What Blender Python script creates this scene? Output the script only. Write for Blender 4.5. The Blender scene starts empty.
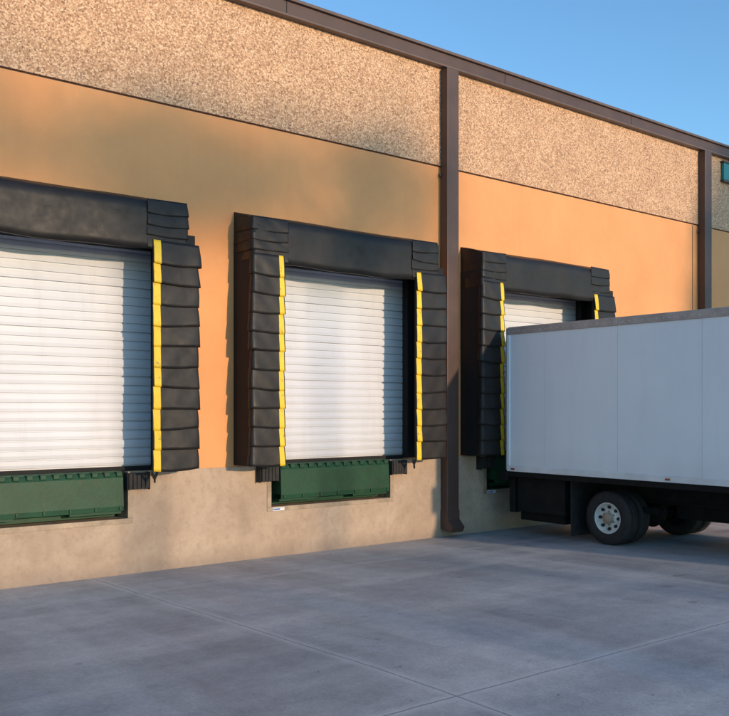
import bpy, bmesh, math, random
from mathutils import Vector, Matrix
R=random.Random(7)
scene=bpy.context.scene
COL=scene.collection
# ---------------------------------------------------------------- node helpers
def newmat(name):
    m=bpy.data.materials.new(name); m.use_nodes=True
    nt=m.node_tree; b=nt.nodes['Principled BSDF']
    return m,nt,b
def N(nt,t,**kw):
    n=nt.nodes.new(t)
    for k,v in kw.items(): setattr(n,k,v)
    return n
def pos(nt,scale=(1,1,1),rot=(0,0,0)):
    g=N(nt,'ShaderNodeNewGeometry'); mp=N(nt,'ShaderNodeMapping')
    mp.inputs['Scale'].default_value=scale; mp.inputs['Rotation'].default_value=rot
    nt.links.new(g.outputs['Position'],mp.inputs['Vector']); return mp.outputs['Vector']
def noise(nt,vec,scale,detail=4,rough=.55,dist=0):
    n=N(nt,'ShaderNodeTexNoise'); n.inputs['Scale'].default_value=scale
    n.inputs['Detail'].default_value=min(detail,5); n.inputs['Roughness'].default_value=rough
    n.inputs['Distortion'].default_value=dist
    nt.links.new(vec,n.inputs['Vector']); return n.outputs['Fac']
def ramp(nt,fac,stops):
    r=N(nt,'ShaderNodeValToRGB'); e=r.color_ramp.elements
    while len(e)<len(stops): e.new(.5)
    for i,(p,c) in enumerate(stops):
        e[i].position=p; e[i].color=(c,c,c,1) if isinstance(c,(int,float)) else (*c,1)
    nt.links.new(fac,r.inputs['Fac']); return r.outputs['Color']
def mix(nt,a,b,fac,mode='MIX'):
    m=N(nt,'ShaderNodeMixRGB',blend_type=mode)
    for s,v in ((m.inputs['Fac'],fac),(m.inputs['Color1'],a),(m.inputs['Color2'],b)):
        if isinstance(v,(int,float)): s.default_value=v if s.name=='Fac' else (v,v,v,1)
        elif isinstance(v,tuple): s.default_value=(*v,1)
        else: nt.links.new(v,s)
    return m.outputs['Color']
def math_(nt,op,a,b=None,c=None):
    m=N(nt,'ShaderNodeMath',operation=op)
    for i,v in enumerate((a,b,c)):
        if v is None: continue
        if isinstance(v,(int,float)): m.inputs[i].default_value=v
        else: nt.links.new(v,m.inputs[i])
    return m.outputs[0]
def bump(nt,b,h,strength=.3,dist=.01):
    n=N(nt,'ShaderNodeBump'); n.inputs['Strength'].default_value=strength
    n.inputs['Distance'].default_value=dist
    nt.links.new(h,n.inputs['Height']); nt.links.new(n.outputs['Normal'],b.inputs['Normal'])
def simple(name,col,rough=.6,metal=0,var=.12,scale=3,bs=0,bscale=40,spec=.5):
    m,nt,b=newmat(name); v=pos(nt)
    f=noise(nt,v,scale,5,.6)
    lo=tuple(c*(1-var) for c in col); hi=tuple(min(1,c*(1+var)) for c in col)
    nt.links.new(ramp(nt,f,[(.3,lo),(.7,hi)]),b.inputs['Base Color'])
    b.inputs['Roughness'].default_value=rough; b.inputs['Metallic'].default_value=metal
    b.inputs['Specular IOR Level'].default_value=spec
    if bs: bump(nt,b,noise(nt,v,bscale,4),bs,.01)
    return m
# ---- wall paint
def m_paint():
    m,nt,b=newmat('wall_paint_tan'); v=pos(nt)
    c=ramp(nt,noise(nt,v,.55,4,.6),[(.3,(.70,.305,.115)),(.7,(.81,.38,.15))])
    st=noise(nt,pos(nt,(3.0,1,.25)),1.3,4,.6)
    c=mix(nt,c,(.54,.25,.11),ramp(nt,st,[(.55,0),(.8,.25)]))
    c=mix(nt,c,(.84,.46,.21),ramp(nt,noise(nt,v,9,5,.65),[(.5,0),(.85,.2)]))
    nt.links.new(c,b.inputs['Base Color']); b.inputs['Roughness'].default_value=.75
    bump(nt,b,noise(nt,v,70,3,.6),.25,.006); return m
def m_agg():
    m,nt,b=newmat('exposed_aggregate'); v=pos(nt)
    vo=N(nt,'ShaderNodeTexVoronoi'); vo.inputs['Scale'].default_value=58
    nt.links.new(v,vo.inputs['Vector'])
    sep=N(nt,'ShaderNodeSeparateColor'); nt.links.new(vo.outputs['Color'],sep.inputs['Color'])
    c=ramp(nt,sep.outputs['Red'],[(0,(.26,.14,.08)),(.2,(.50,.29,.165)),(.6,(.68,.42,.25)),(1,(.88,.62,.41))])
    c=mix(nt,c,(.28,.16,.09),ramp(nt,vo.outputs['Distance'],[(.45,0),(.9,.6)]))
    big=ramp(nt,noise(nt,v,1.6,5,.75),[(.3,.86),(.7,1.08)])
    c=mix(nt,c,big,1,'MULTIPLY')
    nt.links.new(c,b.inputs['Base Color']); b.inputs['Roughness'].default_value=.85
    inv=math_(nt,'SUBTRACT',1,vo.outputs['Distance'])
    h=math_(nt,'ADD',inv,math_(nt,'MULTIPLY',sep.outputs['Green'],.6))
    bump(nt,b,h,.5,.008); return m
def m_base():
    m,nt,b=newmat('foundation_concrete'); v=pos(nt)
    c=ramp(nt,noise(nt,v,1.6,5,.68,.4),[(.28,(.36,.265,.195)),(.5,(.44,.335,.25)),(.72,(.51,.40,.305))])
    c=mix(nt,c,(.27,.205,.155),ramp(nt,noise(nt,v,14,5,.7),[(.50,0),(.78,.55)]))
    st=noise(nt,pos(nt,(1.6,1,.3)),2.4,5,.6)
    c=mix(nt,c,(.27,.205,.155),ramp(nt,st,[(.5,0),(.8,.4)]))
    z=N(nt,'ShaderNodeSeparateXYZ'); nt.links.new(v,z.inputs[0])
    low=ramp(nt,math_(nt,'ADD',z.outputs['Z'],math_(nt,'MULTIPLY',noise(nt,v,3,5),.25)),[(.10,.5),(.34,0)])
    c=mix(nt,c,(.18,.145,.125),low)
    nt.links.new(c,b.inputs['Base Color']); b.inputs['Roughness'].default_value=.85
    bump(nt,b,noise(nt,v,30,5,.7),.6,.012); return m
def m_ground():
    m,nt,b=newmat('apron_concrete'); v=pos(nt)
    c=ramp(nt,noise(nt,v,.5,5,.6,.6),[(.3,(.34,.345,.345)),(.5,(.41,.413,.412)),(.72,(.48,.478,.47))])
    tr=noise(nt,pos(nt,(1.1,.16,1),(0,0,math.radians(8))),.85,5,.6,.5)
    c=mix(nt,c,(.22,.228,.24),ramp(nt,tr,[(.45,0),(.66,.75)]))
    sun_streak=noise(nt,pos(nt,(.22,1.1,1),(0,0,math.radians(-12))),.9,4,.55,.3)
    c=mix(nt,c,(.64,.62,.58),ramp(nt,sun_streak,[(.48,0),(.70,.55)]))  # pale streaks of sunlight on the yard, put into the concrete colour
    fine=ramp(nt,noise(nt,v,40,4,.75),[(.25,.85),(.75,1.13)])
    c=mix(nt,c,fine,1,'MULTIPLY')
    mid=ramp(nt,noise(nt,v,5,5,.72),[(.3,.86),(.7,1.12)])
    c=mix(nt,c,mid,1,'MULTIPLY')
    c=mix(nt,c,(.14,.14,.145),ramp(nt,noise(nt,v,3.1,3,.5),[(.69,0),(.76,.5)]))
    c=mix(nt,c,(.12,.12,.12),ramp(nt,noise(nt,v,11,2,.5),[(.75,0),(.79,.6)]))
    s=N(nt,'ShaderNodeSeparateXYZ'); nt.links.new(v,s.inputs[0])
    wn=noise(nt,v,1.2,5,.7)
    wob=math_(nt,'MULTIPLY',math_(nt,'SUBTRACT',wn,.5),.06)
    def dist(axis,p0,step):
        a=math_(nt,'ADD',math_(nt,'SUBTRACT',s.outputs[axis],p0),wob)
        return math_(nt,'ABSOLUTE',math_(nt,'SUBTRACT',a,math_(nt,'MULTIPLY',math_(nt,'ROUND',math_(nt,'DIVIDE',a,step)),step)))
    d=math_(nt,'MINIMUM',dist('X',3.95,4.6),dist('Y',-1.25,4.6))
    wide=ramp(nt,d,[(.02,1),(.085,0)])
    c=mix(nt,c,(.60,.59,.57),math_(nt,'MULTIPLY',wide,math_(nt,'MULTIPLY',noise(nt,v,4,4,.6),.95)))
    c=mix(nt,c,(.17,.17,.175),math_(nt,'MULTIPLY',math_(nt,'LESS_THAN',d,.009),.65))
    nt.links.new(c,b.inputs['Base Color'])
    nt.links.new(ramp(nt,tr,[(.4,.75),(.7,.55)]),b.inputs['Roughness'])
    bump(nt,b,noise(nt,v,60,4,.7),.3,.006); return m
def m_door():
    m,nt,b=newmat('door_white_paint'); v=pos(nt)
    c=ramp(nt,noise(nt,v,.9,5,.6),[(.3,(.60,.625,.68)),(.7,(.67,.695,.75))])
    st=noise(nt,pos(nt,(4,1,.35)),2.0,5,.65)
    c=mix(nt,c,(.48,.48,.50),ramp(nt,st,[(.52,0),(.8,.35)]))
    s=N(nt,'ShaderNodeSeparateXYZ'); nt.links.new(v,s.inputs[0])
    lo=ramp(nt,math_(nt,'ADD',math_(nt,'SUBTRACT',s.outputs['Z'],1.15),math_(nt,'MULTIPLY',noise(nt,v,4,5),.4)),[(.15,.35),(.6,0)])
    c=mix(nt,c,(.42,.41,.40),lo)
    nt.links.new(c,b.inputs['Base Color']); b.inputs['Roughness'].default_value=.5
    return m
def m_vinyl(name,col,var=.25):
    m,nt,b=newmat(name); v=pos(nt)
    c=ramp(nt,noise(nt,v,3.2,5,.7),[(.3,tuple(x*(1-var) for x in col)),(.7,tuple(x*(1+var) for x in col))])
    c=mix(nt,c,tuple(min(1,x*1.8+.012) for x in col),ramp(nt,noise(nt,v,22,5,.75),[(.58,0),(.8,.25)]))
    nt.links.new(c,b.inputs['Base Color'])
    nt.links.new(ramp(nt,noise(nt,v,8,4),[(.3,.42),(.7,.58)]),b.inputs['Roughness'])
    b.inputs['Specular IOR Level'].default_value=.35
    h=math_(nt,'ADD',noise(nt,pos(nt,(1,1,1.6)),3.5,2,.45,.4),math_(nt,'MULTIPLY',noise(nt,v,150,2),.03))
    bump(nt,b,h,.2,.03); return m
def m_yellow():
    m,nt,b=newmat('yellow_guide_stripe'); v=pos(nt)
    c=ramp(nt,noise(nt,v,4,5,.7),[(.3,(.78,.49,.015)),(.7,(.88,.62,.03))])
    c=mix(nt,c,(.14,.10,.03),ramp(nt,noise(nt,v,13,5,.75),[(.56,0),(.72,.8)]))
    nt.links.new(c,b.inputs['Base Color']); b.inputs['Roughness'].default_value=.55; return m
def m_green():
    m,nt,b=newmat('leveler_green_paint'); v=pos(nt)
    c=ramp(nt,noise(nt,v,2.5,5,.7),[(.3,(.005,.040,.019)),(.7,(.010,.068,.034))])
    c=mix(nt,c,(.06,.045,.03),ramp(nt,noise(nt,v,11,5,.8),[(.58,0),(.70,.8)]))
    nt.links.new(c,b.inputs['Base Color']); b.inputs['Roughness'].default_value=.5
    b.inputs['Specular IOR Level'].default_value=.3
    bump(nt,b,noise(nt,v,25,5,.7),.3,.006); return m
def m_truck():
    m,nt,b=newmat('truck_box_white'); v=pos(nt)
    c=ramp(nt,noise(nt,v,.8,5,.6),[(.3,(.80,.83,.88)),(.7,(.86,.89,.92))])
    st=noise(nt,pos(nt,(1,3,.35)),1.5,5,.65)
    c=mix(nt,c,(.64,.66,.69),ramp(nt,st,[(.5,0),(.85,.25)]))
    s=N(nt,'ShaderNodeSeparateXYZ'); nt.links.new(v,s.inputs[0])
    lo=ramp(nt,math_(nt,'ADD',math_(nt,'SUBTRACT',s.outputs['Z'],1.0),math_(nt,'MULTIPLY',noise(nt,v,3,5),.5)),[(.2,.22),(.6,0)])
    c=mix(nt,c,(.45,.43,.41),lo)
    nt.links.new(c,b.inputs['Base Color']); b.inputs['Roughness'].default_value=.38
    bump(nt,b,noise(nt,v,1.6,3,.5),.12,.03); return m
PAINT=m_paint(); AGG=m_agg(); BASE=m_base(); GROUND=m_ground(); DOOR=m_door()
VIN=m_vinyl('black_vinyl',(.0135,.0128,.0132)); VINB=simple('black_backing',(.008,.008,.009),.8)
YEL=m_yellow(); GRN=m_green(); TRK=m_truck()
BROWN=simple('brown_metal_trim',(.075,.042,.034),.5,0,.2,2,.1,8)
BROWN2=simple('brown_metal_light',(.12,.08,.066),.45,0,.15,2)
DARK=simple('dark_interior',(.02,.02,.02),.9)
RUB=simple('rubber',(.018,.018,.019),.75,0,.4,12,.4,40)
STEEL=simple('dusty_steel',(.34,.27,.20),.6,.2,.3,6)
FRAME=simple('chassis_black',(.010,.010,.010),.75,0,.4,5,0,40,.2)
RIM=simple('rim_white',(.70,.67,.62),.5,0,.2,9)
ALU=simple('aluminium_rail',(.42,.37,.34),.5,.2,.2,5)
CABW=simple('cab_paint_white',(.72,.73,.74),.3)
GLASS=simple('dark_glass',(.02,.025,.03),.08)
AMB=simple('amber_lens',(.35,.08,.02),.3); RED=simple('red_lens',(.25,.02,.02),.3)
TEAL=simple('teal_paint',(.02,.24,.24),.5); WHT=simple('white_label',(.7,.7,.7),.5); BLU=simple('blue_label',(.05,.16,.45),.5)
ROOF=simple('roof_membrane',(.35,.34,.32),.9)
# ---------------------------------------------------------------- mesh helpers
def empty(name,loc=(0,0,0)):
    o=bpy.data.objects.new(name,None); COL.objects.link(o); o.location=loc; return o
def obj(name,me,mats,parent=None,smooth=False):
    o=bpy.data.objects.new(name,me); COL.objects.link(o)
    for m in mats: me.materials.append(m)
    if smooth:
        for p in me.polygons: p.use_smooth=True
    if parent: o.parent=parent
    return o
def bm_box(bm,x0,x1,y0,y1,z0,z1,mi=0,bev=0):
    vs=[bm.verts.new(p) for p in ((x0,y0,z0),(x1,y0,z0),(x1,y1,z0),(x0,y1,z0),(x0,y0,z1),(x1,y0,z1),(x1,y1,z1),(x0,y1,z1))]
    fs=[bm.faces.new([vs[i] for i in q]) for q in ((3,2,1,0),(4,5,6,7),(0,1,5,4),(1,2,6,5),(2,3,7,6),(3,0,4,7))]
    for f in fs: f.material_index=mi
    if bev:
        es=list({e for f in fs for e in f.edges})
        r=bmesh.ops.bevel(bm,geom=es,offset=bev,segments=2,affect='EDGES',profile=.5)
        for f in r['faces']: f.material_index=mi
def boxes(name,lst,mats,parent=None,bev=0):
    bm=bmesh.new()
    for b in lst:
        bm_box(bm,*b[:6],b[6] if len(b)>6 else 0,bev)
    me=bpy.data.meshes.new(name); bm.to_mesh(me); bm.free()
    return obj(name,me,mats,parent)
def prism(name,pts,axis,a0,a1,mats,parent=None,bev=0):
    bm=bmesh.new()
    f=lambda p,a:(a,p[0],p[1]) if axis=='x' else (p[0],a,p[1])
    A=[bm.verts.new(f(p,a0)) for p in pts]; B=[bm.verts.new(f(p,a1)) for p in pts]
    bm.faces.new(A); bm.faces.new(B[::-1]); n=len(pts)
    for i in range(n): bm.faces.new((A[i],B[i],B[(i+1)%n],A[(i+1)%n]))
    bmesh.ops.recalc_face_normals(bm,faces=bm.faces)
    if bev: bmesh.ops.bevel(bm,geom=list(bm.edges),offset=bev,segments=2,affect='EDGES',profile=.5)
    me=bpy.data.meshes.new(name); bm.to_mesh(me); bm.free()
    return obj(name,me,mats,parent)
def lathe_x(name,prof,cx,cy,cz,mats,parent,seg=48,sgn=1):
    bm=bmesh.new(); rings=[]
    for (dx,r,mi) in prof:
        rings.append([bm.verts.new((cx+sgn*dx,cy+r*math.cos(2*math.pi*k/seg),cz+r*math.sin(2*math.pi*k/seg))) for k in range(seg)])
    for i in range(len(rings)-1):
        for k in range(seg):
            f=bm.faces.new((rings[i][k],rings[i][(k+1)%seg],rings[i+1][(k+1)%seg],rings[i+1][k])); f.material_index=prof[i][2]
    bmesh.ops.recalc_face_normals(bm,faces=bm.faces)
    me=bpy.data.meshes.new(name); bm.to_mesh(me); bm.free()
    return obj(name,me,mats,parent,True)
def gz(y): return 0 if y>0 else (.12*(-y/5) if y>-5 else .12)
# ---------------------------------------------------------------- ground
bm=bmesh.new()
rows=[(400,0),(0,0),(-5,.12),(-400,.12)]
vs=[[bm.verts.new((x,y,z)) for x in (-400,400)] for y,z in rows]
for i in range(3): bm.faces.new((vs[i][0],vs[i+1][0],vs[i+1][1],vs[i][1]))
me=bpy.data.meshes.new('ground'); bm.to_mesh(me); bm.free(); obj('ground',me,[GROUND])
# ---------------------------------------------------------------- warehouse
WH=empty('warehouse')
CENT=[-4.50,-.56,3.38,7.32,11.27]
X0,X1=-16,52; HW=1.37; ZD=1.20; ZT=3.86; PW=1.0; ZP=.64; TH=.30
L=[]
xs=[X0]+[v for c in CENT for v in (c-HW,c+HW)]+[X1]
for i in range(0,len(xs),2): L.append((xs[i],xs[i+1],0,TH,ZD-.02,5.5))
for c in CENT: L.append((c-HW,c+HW,0,TH,ZT,5.5))
boxes('wall_painted',L,[PAINT],WH)
L=[]
xs=[X0]+[v for c in CENT for v in (c-PW,c+PW)]+[X1]
for i in range(0,len(xs),2): L.append((xs[i],xs[i+1],-.025,TH,-.1,ZD-.02))
for c in CENT: L.append((c-PW,c+PW,-.025,TH,-.1,ZP))
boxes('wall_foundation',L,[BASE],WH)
boxes('wall_aggregate',[(X0,X1,-.02,TH,5.52,7.0)],[AGG],WH)
boxes('wall_reveal',[(X0,X1,.02,TH,5.5,5.52)],[BROWN],WH)
boxes('panel_joints',[(x-.009,x+.009,-.003,.0,ZD,5.49) for x in (2.2-7.1,16.05)],[BROWN],WH)
boxes('coping',[(X0-.1,X1+.1,-.11,TH+.1,7.0,7.16),(X0-.1,X1+.1,-.15,TH+.1,7.163,7.205,1),(X0-.1,X1+.1,-.125,-.022,6.965,6.998,1)],[BROWN,BROWN2],WH,.006)
boxes('coping_splices',[(x,x+.012,-.112,-.10,7.0,7.16) for x in (-12,-8.3,-4.6,-.9,2.8,6.5,10.6,13.9,17.6,21.3)],[VINB],WH)
boxes('side_and_back_walls',[(X0,X0+.3,TH+.002,45,-.1,7.0),(X1-.3,X1,TH+.002,45,-.1,7.0),(X0,X1,45,45.3,-.1,7.0)],[PAINT],WH)
boxes('roof',[(X0+.3,X1-.3,TH+.1,45,6.7,6.8)],[ROOF],WH)
boxes('dock_interior',[(X0+.3,X1-.3,TH+.6,TH+.7,0,6),(X0+.3,X1-.3,.16,TH+.6,1.10,1.19)],[DARK],WH)
# downspouts
for i,x in enumerate((-4.75+2.3-2.2, 9.30,16.22)):
    bm=bmesh.new()
    bm_box(bm,x,x+.24,-.17,-.027,.30,6.95,0,.012)
    for z in (1.35,5.35): bm_box(bm,x-.03,x-.001,-.05,-.024,z,z+.05,0,.003)
    me=bpy.data.meshes.new('downspout'); bm.to_mesh(me); bm.free(); obj('downspout_%d'%i,me,[BROWN,BROWN2],WH)
    prism('downspout_shoe_%d'%i,[(-.028,.12),(-.028,.40),(-.18,.40),(-.18,.26),(-.29,.16),(-.25,.08)],'x',x-.006,x+.246,[BROWN],WH,.008)
# doors : ribbed sectional
def ribbed_door(c,i):
    prof=[]; z=ZD+.03
    k=0
    prof.append((0.118,ZD-.005))
    while z<ZT+.05:
        d=.032 if k%5==0 else .022
        g=.015 if k%5==0 else .011
        prof+= [(.118,z),(.118+d,z+.003),(.118+d,z+g+.003),(.118,z+g+.007),(.112,z+.055)]
        z+=.1035; k+=1
    bm=bmesh.new(); nx=14
    cols=[]
    for a in range(nx+1):
        x=c-HW+.01+(2*HW-.02)*a/nx
        cols.append([bm.verts.new((x,y+.002*math.sin(a*.9+i+zz*3),zz)) for y,zz in prof])
    for a in range(nx):
        for j in range(len(prof)-1):
            bm.faces.new((cols[a][j],cols[a+1][j],cols[a+1][j+1],cols[a][j+1]))
    bmesh.ops.recalc_face_normals(bm,faces=bm.faces)
    me=bpy.data.meshes.new('overhead_door'); bm.to_mesh(me); bm.free()
    obj('overhead_door_%d'%i,me,[DOOR],WH)
    boxes('door_frame_%d'%i,[(c-HW-.12,c-HW+.03,-.012,.10,ZD,ZT+.1),(c+HW-.03,c+HW+.12,-.012,.10,ZD,ZT+.1),
        (c-HW+.03,c+HW-.03,-.012,.10,3.76,ZT+.1),(c-HW+.03,c+HW-.03,.085,.115,ZD-.01,ZD+.035)],[VINB],WH)
for i,c in enumerate(CENT): ribbed_door(c,i)
# ---------------------------------------------------------------- dock shelters
def flap_set(bm,cx,side,ztop,zbot,pitch,h,inn,out,yf,wrap,stripe,rng,flare=.030,sw=.08):
    r=.025; z=ztop
    fw=out-inn
    while z-h>zbot-.10:
        ph=rng.uniform(0,6.28); amp=rng.uniform(.002,.008); k=rng.uniform(7,14)
        dj=rng.uniform(-.007,.007); fl=flare*rng.uniform(.6,1.3); dz=rng.uniform(-.007,.007); tilt=rng.uniform(-.026,.026)
        oj=rng.uniform(-.014,.012)
        ss=[0,.012,.012+sw*.5,.012+sw]; s0=ss[-1]
        ss+=[s0+(fw-r-s0)*t/8 for t in range(1,9)]
        path=[]
        for s in ss: path.append((inn+s+oj*s/fw,yf,0,-1,s))
        for t in range(1,5):
            a=math.pi/2*t/5; path.append((out+oj-r+r*math.sin(a),yf+r-r*math.cos(a),math.sin(a),-math.cos(a),fw-r+r*a))
        for t in range(0,5):
            path.append((out+oj,yf+r+wrap*t/4,1,0,fw-r+r*1.57+wrap*t/4))
        NV=8; grid=[]
        for v in [q/NV for q in range(NV+1)]:
            row=[]
            for (px,py,nx,ny,s) in path:
                o=.005+fl*v**1.3+.005*math.sin(math.pi*v)+amp*v*math.sin(k*s+ph)+.002*math.sin(23*s+ph*2+5*v)
                if ny>-.5: o*= max(.25,1-.9*max(0,(py-yf-.05))/max(wrap,.01))
                inner=(dj-fl*.2*v**2)*max(0,1-s/.2)
                zz=z+dz-h*v + tilt*(s-fw/2)*1.0 + v*.007*math.sin(k*.6*s+ph*1.7) - v*.010*math.sin(math.pi*min(1,s/fw))
                row.append(bm.verts.new((cx+side*(px+nx*o+inner),py+ny*o,zz)))
            grid.append(row)
        for a in range(NV):
            for b in range(len(path)-1):
                q=(grid[a][b],grid[a+1][b],grid[a+1][b+1],grid[a][b+1])
                f=bm.faces.new(q if side>0 else q[::-1]); f.smooth=True
                f.material_index=1 if (stripe and 1<=b<=2) else 0
        z-=pitch
def shelter(c,idx):
    rng=random.Random(100+idx)
    P=empty('dock_shelter' )
    bm=bmesh.new()
    for s in (-1,1):
        flap_set(bm,c,s,3.80,1.21,.2335,.262,1.09,1.545 if s<0 else 1.67,-.47,.05 if s<0 else .08,True,rng,.026,.068 if s<0 else .085)
        flap_set(bm,c,s,4.25,3.72,.125,.160,1.03,1.53,-.455,.40,False,rng,.012)
    me=bpy.data.meshes.new('wear_flaps'); bm.to_mesh(me); bm.free()
    o=obj('wear_flaps',me,[VIN,YEL],P)
    md=o.modifiers.new('s','SOLIDIFY'); md.thickness=.006; md.offset=-1
    L=[]
    for s in (-1,1):
        e=0 if s<0 else .03
        def B(a,b,*r):
            x=sorted((c+s*a,c+s*b)); L.append((x[0],x[1])+r)
        B(1.12,1.535+e*3.2,-.455,-.41,1.22,3.9)
        B(1.49,1.535+e,-.408,-.001,1.20,3.98)
    boxes('side_panels',L,[VINB],P,.004)
    bm=bmesh.new(); nx=70; rows=[]
    prof=[(-.004,4.36),(-.15,4.325),(-.30,4.28),(-.42,4.24),(-.455,4.215),(-.462,4.12),(-.46,4.0),(-.463,3.88),(-.466,3.78),(-.462,3.70),(-.43,3.695),(-.425,3.9),(-.425,4.15)]
    p1,p2=rng.uniform(0,6),rng.uniform(0,6)
    for j,(y,z) in enumerate(prof):
        row=[]
        for a in range(nx+1):
            x=-1.53+3.06*a/nx
            w=.005*math.sin(4.1*x+p1+z*3)+.003*math.sin(11*x+p2-z*5)
            dz=.006*math.sin(3*x+p2)
            if 8<=j<=10: dz-=.018*(1-(x/1.5)**2)+.006*math.sin(7*x+p1)
            if j in (0,): w=dz=0
            row.append(bm.verts.new((c+x,y+w*(1 if j>2 else .4),z+dz)))
        rows.append(row)
    for j in range(len(prof)-1):
        for a in range(nx):
            f=bm.faces.new((rows[j][a],rows[j+1][a],rows[j+1][a+1],rows[j][a+1])); f.smooth=True
    for a,sg in ((0,1),(nx,-1)):
        cap=[rows[j][a] for j in (0,1,2,3,4,5,6,7,8,9)]
        b0=bm.verts.new((cap[0].co.x,-.004,3.70)); f=bm.faces.new(cap+[b0])
    me=bpy.data.meshes.new('head_curtain'); bm.to_mesh(me); bm.free()
    obj('head_curtain',me,[VIN],P)
    # leveler
    Q=empty('dock_leveler')
    boxes('pit',[(c-PW,c+PW,.25,.29,ZP,1.09)],[DARK],Q)
    boxes('deck_plate',[(c-.915,c+.915,-.05,.15,1.165,1.195)],[GRN],Q,.004)
    bm=bmesh.new()
    prof=[(-.055,1.18),(-.085,1.165),(-.105,1.12),(-.125,.80),(-.118,.745),(-.098,.745),(-.105,.80),(-.085,1.11),(-.055,1.14)]
    A=[bm.verts.new((c-.905,y,z)) for y,z in prof]; Bv=[bm.verts.new((c+.905,y,z)) for y,z in prof]
    bm.faces.new(A); bm.faces.new(Bv[::-1])
    for i in range(len(prof)): bm.faces.new((A[i],A[(i+1)%len(prof)],Bv[(i+1)%len(prof)],Bv[i]))
    n=13
    for i in range(n):
        x=c-.86+1.72*i/(n-1)
        bm_box(bm,x-.035,x+.035,-.115,-.045,1.135,1.19,0,.008)
        if i%2==0: bm_box(bm,x-.012,x+.012,-.138,-.121,.755,.80,0,.003)
    for x in (c-.90,c+.885): bm_box(bm,x,x+.015,-.10,.12,.80,1.13)
    bmesh.ops.recalc_face_normals(bm,faces=bm.faces)
    me=bpy.data.meshes.new('lip'); bm.to_mesh(me); bm.free(); obj('hinged_lip',me,[GRN],Q)
    boxes('toe_channel',[(c-.9,c-.3,-.07,.1,.71,.74),(c+.3,c+.9,-.07,.1,.71,.74),(c-.9,c+.9,.12,.2,.66,1.1)],[GRN],Q,.003)
    boxes('pit_curb_angle',[(c-PW-.06,c+PW+.06,-.034,.1,ZP-.055,ZP+.004),(c-PW-.06,c-PW+.004,-.034,.1,ZP+.005,.98),(c+PW-.004,c+PW+.06,-.034,.1,ZP+.005,.98)],[STEEL],Q,.003)
    L=[]
    for s in (-1,1):
        for k in range(5):
            x=sorted((c+s*(.96+k*.05),c+s*(1.005+k*.05))); L.append((x[0],x[1],-.15,-.028,.985,1.165))
        x=sorted((c+s*.945,c+s*.957)); L.append((x[0],x[1],-.14,-.028,.97,1.175))
        x=sorted((c+s*1.212,c+s*1.224)); L.append((x[0],x[1],-.14,-.028,.97,1.175))
    boxes('rubber_bumpers',L,[RUB],Q,.006)
    boxes('maker_plate',[(c-.98,c-.80,-.04,-.035,.59,.63,0),(c-.975,c-.87,-.0425,-.0405,.60,.62,1)],[WHT,BLU],Q)
    bm=bmesh.new(); pts=[]
    for i in range(9):
        t=i/8; pts.append((c+1.14+.02*math.sin(6*t)+.10*t,-.36+.05*t,1.22-.16*math.sin(math.pi*(.15+.7*t))))
    for i in range(8):
        a,b_=Vector(pts[i]),Vector(pts[i+1])
        v=[bm.verts.new(p) for p in (a,b_,b_+Vector((0,0,.05)),a+Vector((0,0,.05)))]
        bm.faces.new(v)
    me=bpy.data.meshes.new('strap'); bm.to_mesh(me); bm.free(); o=obj('loose_strap',me,[VIN],P)
    md=o.modifiers.new('s','SOLIDIFY'); md.thickness=.015
for i,c in enumerate(CENT): shelter(c,i)
# ---------------------------------------------------------------- teal wall sign
S=empty('wall_sign')
boxes('panel',[(17.05,19.4,-.09,-.03,6.52,6.86)],[TEAL],S,.01)
boxes('sign_frame',[(17.02,19.43,-.10,-.025,6.865,6.90),(17.02,19.43,-.10,-.025,6.48,6.515)],[BROWN],S)
# ---------------------------------------------------------------- box truck
T=empty('box_truck')
xl,xr=10.05,12.49; yr,yf=-.66,-6.05; zb,zt=1.0,3.10
boxes('cargo_body',[(xl+.012,xr-.012,yf+.02,yr-.02,zb+.02,zt-.03)],[TRK],T,.02)
L=[]
for x in (xl,xr-.03):
    L+= [(x-.004,x+.034,yf,yr,zt-.10,zt-.005,1),(x-.004,x+.034,yf,yr,zb-.02,zb+.065,2),
         (x-.003,x+.033,yr-.05,yr+.003,zb+.067,zt-.102,0),(x-.003,x+.033,yf-.003,yf+.05,zb+.067,zt-.102,0)]
boxes('box_rails',L,[TRK,ALU,CABW],T,.006)
boxes('roof_cap',[(xl+.01,xr-.01,yf+.01,yr-.01,zt-.025,zt+.012)],[ALU],T,.01)
bm=bmesh.new()
ys=[yr-.05-i*1.22-.66 for i in range(4)]
for y in ys:
    for x in (xl+.009,xr-.021):
        bm_box(bm,x,x+.012,y-.012,y+.012,zb+.068,zt-.103,0,0)
        bm_box(bm,x+.0015,x+.0125,y-.0145,y-.0125,zb+.068,zt-.103,1,0)
def riv(x,y,z): 
    bmesh.ops.create_icosphere(bm,subdivisions=1,radius=.006,matrix=Matrix.Translation((x,y,z)))
for y in ys:
    for k in range(16): riv(xl+.008,y,zb+.1+k*.12)
    riv(xl+.010,y+.6,zb+.55); riv(xl+.010,y+.6,zb+1.5)
k=0
while yr-.04-k*.10>yf:
    y=yr-.04-k*.10; riv(xl-.005,y,zt-.055); riv(xl-.005,y,zb+.045); k+=1
me=bpy.data.meshes.new('seams'); bm.to_mesh(me); bm.free(); obj('side_seams_and_rivets',me,[TRK,ALU],T)
L=[]
for y in (yr-.12,yr-2.7,yf+.15): L.append((xl-.012,xl-.005,y-.035,y+.035,zb+.005,zb+.03,0 if y>-1 else 1))
for y in (yf+.15,): L.append((xl-.02,xl-.005,y-.035,y+.035,zt-.07,zt-.035,1))
boxes('side_markers',L,[RED,AMB],T,.003)
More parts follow.
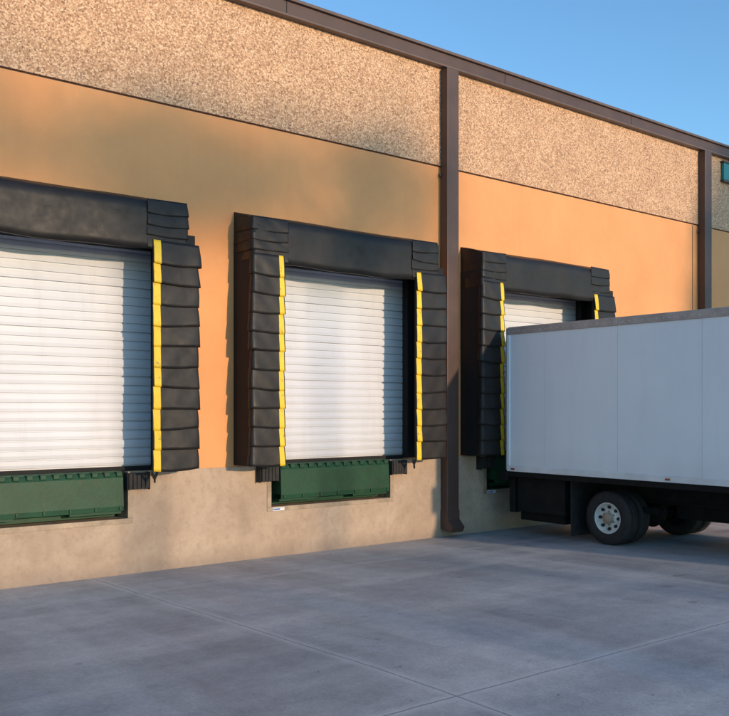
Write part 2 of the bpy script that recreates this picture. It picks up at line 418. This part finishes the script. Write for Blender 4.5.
boxes('rear_frame',[(xl,xl+.1,yr-.018,yr+.02,zb,zt),(xr-.1,xr,yr-.018,yr+.02,zb,zt),(xl+.1,xr-.1,yr-.018,yr+.02,zt-.15,zt),(xl+.1,xr-.1,yr-.018,yr+.02,zb-.02,zb+.05)],[ALU],T,.005)
boxes('rear_bumper_and_shade_plate',[(xl-.0,xl+.22,yr+.0,yr+.16,.84,.97),(xr-.22,xr,yr+.0,yr+.16,.84,.97),(xl+.14,xr-.14,yr-.02,yr+.08,.36,.96)],[FRAME],T,.012)  # end blocks are the bumper; wide plate added to darken the underside
boxes('under_truck_shade_block',[(xl+.16,xr-.16,yr-.95,yr-.06,.38,.90),(xl+.3,xr-.3,yr-.85,yr-.0,.24,.38)],[FRAME],T,.015)  # dark blocks added to stand in for the shade under the truck rear
# chassis
fx=11.27
L=[(fx-.46,fx-.38,-8.2,yr-.1,.66,.88),(fx+.38,fx+.46,-8.2,yr-.1,.66,.88)]
y=yr-.25
while y>yf: L.append((xl+.05,xr-.05,y-.03,y+.03,.905,zb+.01)); y-=.4
L+=[(xl+.02,xl+.06,yf,yr,.90,.99),(fx-.5,fx+.5,-2.36,-2.26,.40,.56),(fx-.72,fx-.66,-2.9,-1.75,.5,.58),(fx+.66,fx+.72,-2.9,-1.75,.5,.58),
    (fx-.37,fx+.37,-5.6,-1.7,.60,.84),(fx-.3,fx+.1,-4.2,-2.9,.42,.6)]
boxes('chassis_frame',L,[FRAME],T,.006)
boxes('mud_flaps',[(xl+.12,xl+.74,-1.76,-1.745,.12,.93),(xr-.74,xr-.12,-1.76,-1.745,.12,.93)],[RUB],T)  # rear flaps, made wide to deepen the shade under the box
boxes('fuel_tank',[(xl+.18,xl+.62,-5.4,-4.3,.40,.82)],[FRAME],T,.08)
boxes('toolbox',[(xr-.62,xr-.18,-4.7,-3.3,.30,.88)],[FRAME],T,.02)
RW=.37
def wheel(name,x,y,sgn,rimmat=None):
    cz=gz(y)+RW-.005; rm=rimmat or RIM
    tire=[(.14,.20,0),(.02,.205,0),(.0,.235,0),(.0,.30,0),(.012,.345,0),(.035,RW,0),(.07,RW,0),(.075,RW-.012,0),(.085,RW-.012,0),(.09,RW,0),(.13,RW,0),(.135,RW-.012,0),(.145,RW-.012,0),(.15,RW,0),(.185,RW,0),(.21,.34,0),(.22,.29,0),(.21,.2,0)]
    lathe_x(name+'_tyre',tire,x,y,cz,[RUB],T,56,sgn)
    rim=[(.012,.212,0),(.004,.208,0),(.01,.198,0),(.03,.19,0),(.06,.165,0),(.075,.13,0),(.055,.11,0),(.05,.075,1),(.0,.072,1),(-.012,.055,1),(-.015,.001,1)]
    lathe_x(name+'_rim',rim,x,y,cz,[rm,STEEL if not rimmat else rimmat],T,48,sgn)
    bm=bmesh.new()
    for k in range(8):
        a=2*math.pi*k/8
        M=Matrix.Translation((x+sgn*.058,y+.148*math.cos(a),cz+.148*math.sin(a)))@Matrix.Rotation(math.pi/2,4,'Y')
        bmesh.ops.create_cone(bm,cap_ends=True,segments=14,radius1=.022,radius2=.022,depth=.035,matrix=M)
    me=bpy.data.meshes.new('h'); bm.to_mesh(me); bm.free(); obj(name+'_hand_holes',me,[DARK],T)
    bm=bmesh.new()
    for k in range(6):
        a=2*math.pi*(k+.5)/6
        M=Matrix.Translation((x+sgn*.048,y+.092*math.cos(a),cz+.092*math.sin(a)))@Matrix.Rotation(math.pi/2,4,'Y')
        bmesh.ops.create_cone(bm,cap_ends=True,segments=6,radius1=.012,radius2=.012,depth=.03,matrix=M)
    me=bpy.data.meshes.new('n'); bm.to_mesh(me); bm.free(); obj(name+'_lug_nuts',me,[STEEL if not rimmat else rimmat],T)
wy=-2.31
wheel('rear_outer_left',xl+.18,wy,1); wheel('rear_inner_left',xl+.66,wy,-1,FRAME)
wheel('rear_outer_right',xr-.18,wy,-1); wheel('rear_inner_right',xr-.66,wy,1,FRAME)
wheel('front_left',xl+.32,-7.0,1); wheel('front_right',xr-.32,-7.0,-1)
lathe_x('rear_axle',[(-.9,.001,0),(-.9,.07,0),(-.2,.07,0),(-.12,.17,0),(0,.2,0),(.12,.17,0),(.2,.07,0),(.9,.07,0),(.9,.001,0)],fx,wy,.42,[FRAME],T,20)
# cab
prism('cab_shell',[(-6.25,.55),(-6.25,2.35),(-6.5,2.42),(-7.15,2.32),(-7.75,1.55),(-8.55,1.40),(-8.65,1.2),(-8.65,.62),(-7.5,.55),(-7.42,.8),(-7.2,.92),(-6.8,.92),(-6.58,.8),(-6.5,.55)],'x',xl+.28,xr-.28,[CABW],T,.03)
prism('cab_side_windows',[(-6.55,1.55),(-6.55,2.15),(-7.05,2.15),(-7.5,1.55)],'x',xl+.272,xr-.272,[GLASS],T)
prism('windshield',[(-7.20,2.24),(-7.72,1.60),(-7.75,1.62),(-7.23,2.27)],'x',xl+.38,xr-.38,[GLASS],T)
boxes('grille_bumper',[(xl+.28,xr-.28,-8.78,-8.64,.45,.68),(fx-.5,fx+.5,-8.675,-8.64,.8,1.2)],[FRAME],T,.01)
boxes('headlamps',[(xl+.4,xl+.68,-8.67,-8.63,.95,1.15),(xr-.68,xr-.4,-8.67,-8.63,.95,1.15)],[WHT],T,.01)
boxes('mirrors',[(xl+.12,xl+.24,-7.55,-7.5,1.55,1.95),(xl+.24,xl+.3,-7.53,-7.51,1.74,1.76),(xr-.24,xr-.12,-7.55,-7.5,1.55,1.95),(xr-.3,xr-.24,-7.53,-7.51,1.74,1.76)],[FRAME],T,.01)
# ---------------------------------------------------------------- trees across the yard
LEAF=simple('leaf_green',(.06,.09,.025),.6,0,.4,1.5); BARK=simple('bark',(.10,.07,.05),.9,0,.3,6,.5,20)
def tree(x,y,h,z0,r,n,seed,full=False):
    rng=random.Random(seed); P=empty('tree')
    bm=bmesh.new()
    def limb(a,b,ra,rb,seg=8,steps=6):
        a=Vector(a);b=Vector(b);d=(b-a).normalized(); u=d.orthogonal().normalized(); w=d.cross(u); prev=None
        for i in range(steps+1):
            t=i/steps; p=a.lerp(b,t); rr=ra+(rb-ra)*t
            ring=[bm.verts.new(p+(u*math.cos(6.283*k/seg)+w*math.sin(6.283*k/seg))*rr) for k in range(seg)]
            if prev:
                for k in range(seg): bm.faces.new((prev[k],prev[(k+1)%seg],ring[(k+1)%seg],ring[k]))
            prev=ring
    g=gz(y)
    limb((x,y,g-.2),(x,y,g+h*.93),.17,.04)
    tips=[]
    for i in range(110 if full else 26):
        t=rng.uniform(0,1); zz=z0+(h-z0)*t*.9; a=rng.uniform(0,6.283)
        rr=r*math.sin(math.pi*(.25+.6*t))*(rng.uniform(.1,1)**.5 if full else rng.uniform(.4,1))
        e=(x+rr*math.cos(a),y+rr*math.sin(a),g+zz+rng.uniform(.2,1.0))
        limb((x,y,g+zz-.4),e,.06,.015,5,3); tips.append(e)
    me=bpy.data.meshes.new('trunk'); bm.to_mesh(me); bm.free(); obj('trunk_and_limbs',me,[BARK],P)
    V=[];F=[]
    per=n//len(tips)
    for e in tips:
        cr=rng.uniform(.5,1.1)
        for _ in range(per):
            d=Vector((rng.gauss(0,.5),rng.gauss(0,.5),rng.gauss(0,.38)))*cr
            p=Vector(e)+d; s=rng.uniform(.07,.14) if full else rng.uniform(.05,.10)
            q=Vector((rng.uniform(-1,1),rng.uniform(-1,1),rng.uniform(-1,1))).normalized(); u=q.orthogonal().normalized(); w=q.cross(u)
            k=len(V); V+=[p-u*s,p+w*s*.6,p+u*s,p-w*s*.6]; F.append((k,k+1,k+2,k+3))
    me=bpy.data.meshes.new('crown'); me.from_pydata(V,[],F); obj('crown_foliage',me,[LEAF],P)
EL=math.radians(9); AZ=math.radians(8)
def tree_for(xw,Ld,hw,zw0,r,n,seed,full=False):
    up=Ld*math.tan(EL)/math.cos(AZ)
    tree(xw+Ld*math.tan(AZ),-Ld,hw+up-.12,zw0+up,r,n,seed,full)
tree_for(7.3,46,4.9,3.7,1.9,3000,3)
tree_for(4.6,50,4.7,3.7,1.8,2600,5)
tree_for(1.2,52,4.9,3.7,2.2,3600,9)
tree_for(17.8,40,6.4,-3,1.9,30000,10,True)
tree_for(19.9,42,10.2,-3,3.4,60000,11,True)
# ---------------------------------------------------------------- light
sd=Vector((math.sin(AZ)*math.cos(EL),-math.cos(AZ)*math.cos(EL),math.sin(EL)))
sun=bpy.data.lights.new('sun','SUN'); sun.energy=3.4; sun.angle=math.radians(.8); sun.color=(1,.71,.46)
so=bpy.data.objects.new('sun',sun); COL.objects.link(so); so.rotation_euler=sd.to_track_quat('Z','Y').to_euler(); so.location=(0,-30,30)
w=bpy.data.worlds.new("World"); scene.world=w; w.use_nodes=True; nt=w.node_tree
sky=nt.nodes.new('ShaderNodeTexSky'); sky.sky_type='NISHITA'; sky.sun_disc=False
sky.sun_elevation=EL; sky.sun_rotation=math.pi-AZ; sky.air_density=1.0; sky.dust_density=.2; sky.ozone_density=1.5
tint=nt.nodes.new('ShaderNodeMixRGB'); tint.blend_type='MULTIPLY'; tint.inputs['Fac'].default_value=1
tint.inputs['Color2'].default_value=(.63,.90,1.13,1)
nt.links.new(sky.outputs[0],tint.inputs['Color1'])
bg=nt.nodes['Background']; bg.inputs['Strength'].default_value=.28
nt.links.new(tint.outputs[0],bg.inputs['Color'])
scene.view_settings.view_transform='Standard'; scene.view_settings.look='None'; scene.view_settings.exposure=0
# ---------------------------------------------------------------- camera
cam=bpy.data.cameras.new('camera'); co=bpy.data.objects.new('camera',cam); COL.objects.link(co)
co.location=(0,-9.9,1.9); co.rotation_euler=(math.pi/2,0,-math.radians(38.5))
cam.sensor_width=36; cam.lens=44.9; cam.shift_y=.07; cam.clip_end=1500
scene.camera=co
